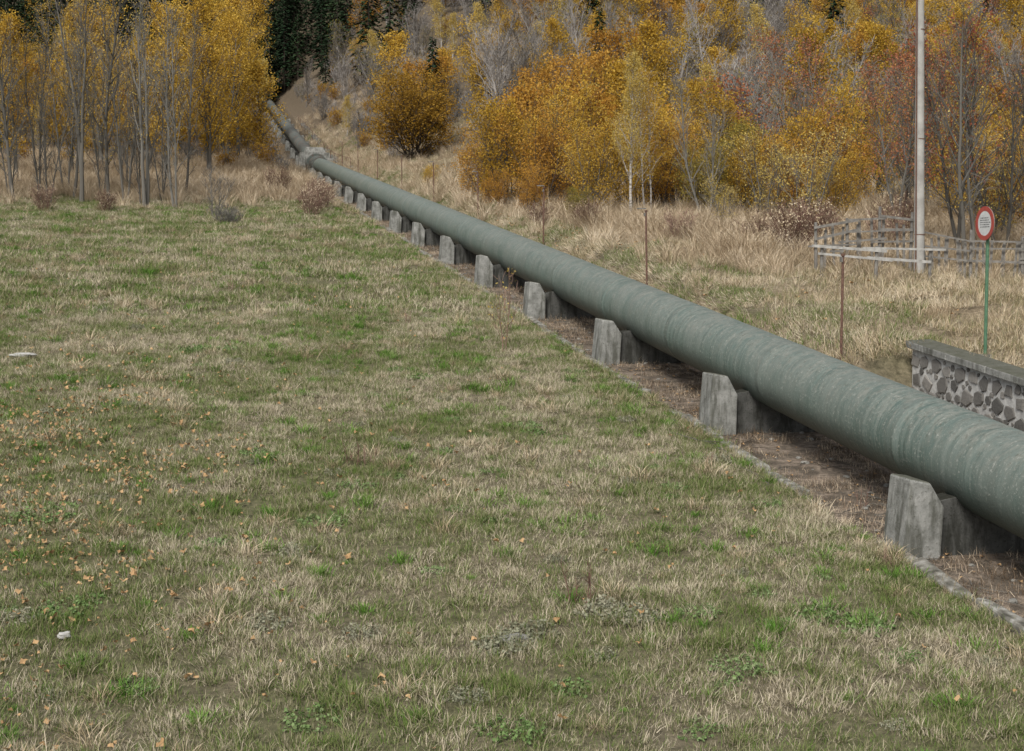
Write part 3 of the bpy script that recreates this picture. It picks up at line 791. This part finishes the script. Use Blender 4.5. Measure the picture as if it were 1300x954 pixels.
L1 = [make_tree('slender_a', 15, .10, 101, M_bark, M_pale, 1, .12, 36, .18, 8, 4, 52, 500, .10, .12, .012, 'oval', .06, .045),
      make_tree('slender_b', 14, .08, 102, M_bark, M_yel, 2, .12, 24, .18, 7, 4, 55, 1100, .10, .15, .012, 'oval', .11, .055, .45),
      make_tree('slender_c', 13, .08, 103, M_bark, M_yel, 3, .12, 18, .19, 6, 4, 55, 500, .10, .15, .011, 'oval', .13, .05, .4),
      make_tree('slender_d', 15, .16, 104, M_bark, M_pale, 2, .2, 20, .17, 7, 4, 52, 600, .10, .15, .011, 'oval', .08, .05, .3)]
rt = random.Random(21)
lp_ = [(-14.5, 101), (-13.4, 96), (-12.2, 99), (-11.3, 94), (-10.2, 97.5), (-9.4, 95), (-8.2, 99), (-7.4, 95.5), (-6.3, 98), (-5.6, 94.5), (-4.7, 97), (-3.7, 95), (-3.3, 92.2), (-1.5, 91.5), (-2.4, 98), (-15.5, 97), (-9, 103), (-5, 103), (-1, 101)]
for i, (x, y) in enumerate(lp_):
    put('slender_tree', L1[3] if (x, y) in ((-3.3, 92.2), (-7.4, 95.5)) else L1[(i*7) % 3], x, y, rt.uniform(.8, 1.12), rt.uniform(0, 6))

Y1 = make_tree('golden_a', 13, .16, 111, M_bark, M_yel, 1, .18, 30, .27, 7, 3, 45, 9000, .15, .28, .012)
Y2 = make_tree('golden_b', 12, .14, 112, M_bark, M_yel, 2, .15, 20, .27, 6, 3, 45, 7500, .15, .30, .012)
for x, y, s in ((-18, 112, 1.1), (-13, 110, 1), (-9.5, 114, 1.15), (-2.5, 112, 1.15), (.8, 116, 1.2), (2.2, 122, 1.2), (-4, 120, 1.3), (.8, 127, 1.3), (3.4, 132, 1.1), (-8, 124, 1.3), (1.5, 140, 1.3), (4.2, 150, 1.1), (5.5, 172, 1.2)):
    put('golden_tree', rt.choice([Y1, Y2]), x, y, s*rt.uniform(.85, 1.1), rt.uniform(0, 6))

RB = make_tree('roundbush', 7, .14, 120, M_barkdk, M_amber, 7, .12, 14, .38, 7, 3, 25, 17000, .15, .22, .012, 'round', .38, .05)
put('round_maple_tree', RB, 17.1, 117, 1.02, .4, 1.2)
BI = make_tree('birch_a', 8, .075, 130, M_birch, M_pale, 1, .2, 34, .2, 7, 3, 48, 6500, .075, .13, .006, 'cone', .05, .03)
BI2 = make_tree('birch_b', 7.5, .06, 131, M_birch, M_yel, 2, .25, 20, .2, 7, 3, 50, 4500, .08, .14, .006, 'oval', .08, .04)
S1 = make_tree('shrub_a', 5.5, .09, 140, M_bark, M_yel, 6, .12, 12, .3, 6, 3, 35, 9500, .10, .17, .007, 'round', .3, .07)
S2 = make_tree('shrub_b', 5, .08, 141, M_barkdk, M_ora, 7, .1, 12, .32, 6, 3, 30, 8500, .10, .18, .007, 'round', .36, .07)
S3 = make_tree('shrub_c', 4.5, .07, 142, M_bark, M_pale, 5, .2, 12, .28, 6, 3, 45, 2200, .09, .14, .007, 'oval', .3, .06)
SO = make_tree('shrub_d', 4.8, .09, 143, M_barkdk, M_olive, 6, .1, 12, .32, 6, 3, 30, 8500, .10, .18, .007, 'round', .34, .07)
RW = make_tree('rowan', 8, .09, 150, M_bark, M_red, 2, .2, 22, .26, 8, 4, 45, 2900, .10, .12, .008, 'oval', .10, .06, .35)
BR = make_tree('bare_near', 8, .09, 151, M_bark, M_pale, 2, .2, 22, .24, 9, 4, 48, 350, .08, .12, .008, 'oval', .12, .06)
for nm, pr_, x, y, s in (
    ('golden_shrub', S1, 16.2, 74.5, 1.05), ('orange_shrub', S2, 17.6, 72.5, .95), ('golden_shrub', S1, 19, 76, 1.15), ('orange_shrub', S2, 15.2, 77, .8),
    ('birch_tree', BI, 19.4, 63, 1.0), ('birch_tree', BI2, 20.7, 64.5, 1.0), ('golden_shrub', S1, 18.6, 67, .8), ('birch_tree', BI, 21.5, 69, .95), ('golden_shrub', S1, 20.8, 67, .85),
    ('golden_shrub', S1, 24.0, 69, 1.1), ('olive_shrub', SO, 26.6, 68, 1.0), ('golden_shrub', S1, 29, 67, 1.0), ('orange_shrub', S2, 31, 66, .9), ('orange_shrub', S2, 22.6, 68, .9), ('golden_shrub', S1, 27.5, 73, 1.1),
    ('golden_shrub', S1, 25.4, 64, .75), ('orange_shrub', S2, 27.2, 62.5, .8), ('olive_shrub', SO, 23.8, 65.5, .7),
    ('bare_tree', BR, 22.7, 62, .85), ('thin_yellow_shrub', S3, 25.8, 57.5, 1.0), ('thin_yellow_shrub', S3, 24.8, 60, 1.0), ('golden_shrub', S1, 27.6, 59, .65),
    ('rowan_tree', RW, 28.6, 55, 1.0), ('bare_tree', BR, 30.2, 57, 1.0), ('rowan_tree', RW, 25.8, 45.2, 1.0), ('bare_tree', BR, 25.2, 43.4, 1.0), ('bare_tree', BR, 28, 46, 1.05), ('bare_tree', BR, 27.4, 42.5, 1.05),
    ('orange_shrub', S2, 31, 51.5, .75), ('orange_shrub', S2, 33.5, 52.5, .8), ('golden_shrub', S1, 33, 57, .9), ('thin_yellow_shrub', S3, 29.5, 49, .9), ('orange_shrub', S2, 35, 60, 1.0),
    ('thin_yellow_shrub', S3, 21.8, 57.5, .55), ('rowan_tree', RW, 33, 62, 1.1), ('rowan_tree', RW, 31, 70, 1.2), ('golden_tree', Y1, 36, 66, .6), ('golden_shrub', S1, 36, 72, 1.2),
    ('golden_tree', Y1, 41, 73, .75), ('golden_tree', Y2, 44, 78, .8), ('golden_shrub', S1, 14.6, 92, .3), ('orange_shrub', S2, 15.8, 68, .45), ('olive_shrub', SO, 17.2, 64, .35), ('orange_shrub', S2, 14.9, 72, .4)):
    put(nm, pr_, x, y, s*rt.uniform(.9, 1.08), rt.uniform(0, 6))

SP = make_tree('sapling', 2.1, .014, 160, M_twigred, M_pale, 2, .3, 10, .3, 3, 1, 50, 60, .07, .05, .0055, 'oval', .15, .06)
put('yellow_leaf_sapling', SP, 7.85, 37, 1.05, 1)
SP2 = make_tree('bare_sapling', 2.6, .02, 161, M_bark, None, 4, .2, 9, .26, 4, 2, 50, 0, twig=.009, lean=.15)
put('bare_sapling', SP2, .9, 84, 1.3, 2)
BB = make_tree('bare_bush', 1.3, .02, 162, M_bark, None, 12, .1, 7, .4, 5, 3, 30, 0, twig=.009, shape='round', lean=.7)
put('bare_bush', BB, 1.5, 80, 1.0, 2)
WB = make_tree('weedy_bush', 1.7, .02, 163, M_twigred, M_dry, 12, .1, 8, .35, 5, 3, 35, 900, .06, .06, .007, 'round', .4)
for x, y, s in ((6.6, 86, 1.2), (7.6, 92, 1.2), (20.2, 46.5, 1.2), (19.6, 48, 1), (-9, 88, 1), (-5.5, 89, .8), (8, 99, 1.1), (16.5, 60, .8), (22, 49, 1.2), (5.5, 104, 1.3), (23.5, 52, 1.2), (18, 52, .9), (26, 50, 1.2), (14.8, 62, .7), (24, 47, 1)):
    put('dry_weedy_bush', WB, x, y, s, rt.uniform(0, 6))
ST = make_tree('stalk', .75, .006, 164, M_twigred, None, 4, .4, 6, .15, 2, 0, 60, 0, twig=.004, lean=.12, base_spread=.08)
for x, y, s in ((4.7, 17.3, 1.2), (2.6, 24.8, .9), (2.85, 24.9, .8), (8.9, 24, .7), (7.4, 30, .6), (6, 42, .9), (1, 50, 1), (9.4, 18.2, .6), (10.6, 21.5, .7)):
    put('dead_stalk', ST, x, y, s, rt.uniform(0, 6))

# ------------------------------------------------------------------ forest mass
fp = [make_tree('f_bare_a', 9, .11, 201, M_barkfar, None, 1, .10, 30, .28, 8, 5, 45, 0, twig=.019, trunk_n=5, wob=.08),
      make_tree('f_bare_b', 7, .11, 202, M_barkfar, None, 5, .08, 10, .34, 7, 5, 40, 0, twig=.019, trunk_n=5, lean=.3, wob=.08),
      make_tree('f_bare_c', 8, .12, 203, M_barkfar, M_olive, 3, .1, 14, .30, 7, 5, 45, 1000, .14, .2, .019, trunk_n=5, lean=.25, wob=.08),
      make_tree('f_gold_a', 9, .13, 204, M_bark, M_yel, 1, .12, 26, .30, 6, 3, 40, 4500, .20, .30, .014, trunk_n=5, wob=.07),
      make_tree('f_gold_b', 6.5, .13, 205, M_bark, M_yel, 5, .08, 11, .36, 5, 3, 32, 5000, .19, .28, .014, 'round', .3, trunk_n=5),
      make_tree('f_amber', 6.5, .13, 206, M_barkdk, M_ora, 4, .1, 12, .36, 5, 3, 32, 4500, .19, .28, .014, 'round', .28, trunk_n=5),
      make_tree('f_pale', 9, .11, 207, M_birch, M_pale, 1, .15, 28, .24, 6, 3, 48, 3000, .17, .26, .012, trunk_n=5),
      make_tree('f_red', 6.5, .11, 208, M_bark, M_red, 3, .12, 13, .32, 6, 4, 40, 2200, .18, .24, .014, trunk_n=5),
      conifer('f_fir_a', 17, 209), conifer('f_fir_b', 12, 210)]
def fc(a, b):
    k = ((a > 17.5) & (b > 79)) | ((a < 6.0) & (b > 134)) | (b > 238)
    k |= (a > 15.0) & (b > 128)
    k &= (a > -.20*b-8) & (a < b*.69+6)
    k &= ~((np.abs(a-17.1) < 6.2) & (b < 125) & (b > 95))
    k &= rs.rand(len(a)) < .95
    return k
FP = np.concatenate([jgrid(-90, 130, 79, 150, 3.8, fc), jgrid(-90, 240, 150, 285, 5.0, fc)])
ids = []
tab = {'bare': [0, 1, 2, 1, 0, 1], 'gold': [3, 4, 4, 6, 5, 3], 'mixr': [7, 7, 3, 5, 7, 1]}
for x, y, z in FP:
    n1 = float(vnoise(x, y, .11, .5)); u = rs.rand(); v = rs.rand(); ratio = x/y; j = int(u*6)
    lim = 172 if ratio > .17 else 225
    cf = 0 if y < lim else min(.95, .3+(y-lim)/22)
    if 15.5 < x < 27 and 190 < y < 240 and v < .25: ids.append(8); continue
    if v < cf: ids.append(8 if u < .5 else 9); continue
    if rs.rand() < .02 and y > 120: ids.append(9); continue
    if ratio < .06: pb, pg = .3, .7
    elif ratio < .17: pb, pg = .72, .28
    elif ratio < .25: pb, pg = .5, .5
    elif ratio < .34: pb, pg = .50, .47
    elif ratio < .46: pb, pg = .74, .18
    else: pb, pg = .44, .34
    w_ = rs.rand()-n1*.4
    if w_ < pg: ids.append(tab['gold'][j])
    elif w_ < pg+pb: ids.append(tab['bare'][j])
    else: ids.append(tab['mixr'][j])
ids = np.array(ids)
fs = rs.uniform(.5, 1.1, len(FP)); fs[ids >= 8] = rs.uniform(.7, 1.15, (ids >= 8).sum()); fs[(FP[:, 0] < 19) & (FP[:, 0] > 8) & (FP[:, 1] < 236)] *= .6
scatter('distant_forest', fp, FP, rs.uniform(0, 6.28, len(FP)), fs, ids)
UPts = jgrid(-60, 150, 79, 230, 3.6, lambda a, b: (fc(a, b) | ((b > 122) & ((a > 14.8) | (a < 7.6)))) & (a < b*.68+6) & (a > -.2*b-8) & (rs.rand(len(a)) < .55))
us = [make_tree('u_bare', 3, .03, 301, M_barkfar, None, 6, .1, 9, .3, 6, 3, 40, 0, twig=.015, lean=.4, trunk_n=4),
      make_tree('u_rust', 2.5, .03, 302, M_twigred, M_amber, 6, .1, 8, .3, 4, 2, 40, 900, .16, .15, .01, 'round', .4, trunk_n=4)]
scatter('forest_understory', us, UPts, rs.uniform(0, 6.28, len(UPts)), rs.uniform(.5, 1.1, len(UPts)), rs.choice(2, len(UPts), p=[.7, .3]))

# ------------------------------------------------------------------ light
w = bpy.data.worlds.new('World'); scene.world = w; w.use_nodes = True; nt = w.node_tree
bg = nt.nodes['Background']; sky = nt.nodes.new('ShaderNodeTexSky'); sky.sky_type = 'NISHITA'; sky.sun_disc = False
el, az = math.radians(46), math.radians(212)
sky.sun_elevation = el; sky.sun_rotation = az; sky.dust_density = 2.5; sky.air_density = 1.0
hs = nt.nodes.new('ShaderNodeHueSaturation'); hs.inputs['Saturation'].default_value = .35
nt.links.new(sky.outputs[0], hs.inputs['Color']); nt.links.new(hs.outputs[0], bg.inputs[0]); bg.inputs[1].default_value = .15
sl = bpy.data.lights.new('sun', 'SUN'); sl.energy = 3.1; sl.angle = math.radians(18); sl.color = (1, .97, .92)
so = bpy.data.objects.new('sun', sl); link(so)
dv = Vector((math.sin(az)*math.cos(el), math.cos(az)*math.cos(el), math.sin(el)))
so.rotation_euler = dv.to_track_quat('Z', 'Y').to_euler()

cam = bpy.data.cameras.new('camera'); co = bpy.data.objects.new('camera', cam); link(co)
cam.lens = 49.98; cam.sensor_width = 36; cam.shift_y = -.0338; cam.clip_end = 3000; cam.clip_start = .1
co.location = (0, 0, 0); co.rotation_euler = (math.radians(87), 0, -math.radians(12.35))
scene.camera = co
scene.view_settings.view_transform = 'Standard'; scene.view_settings.look = 'None'; scene.view_settings.exposure = 0
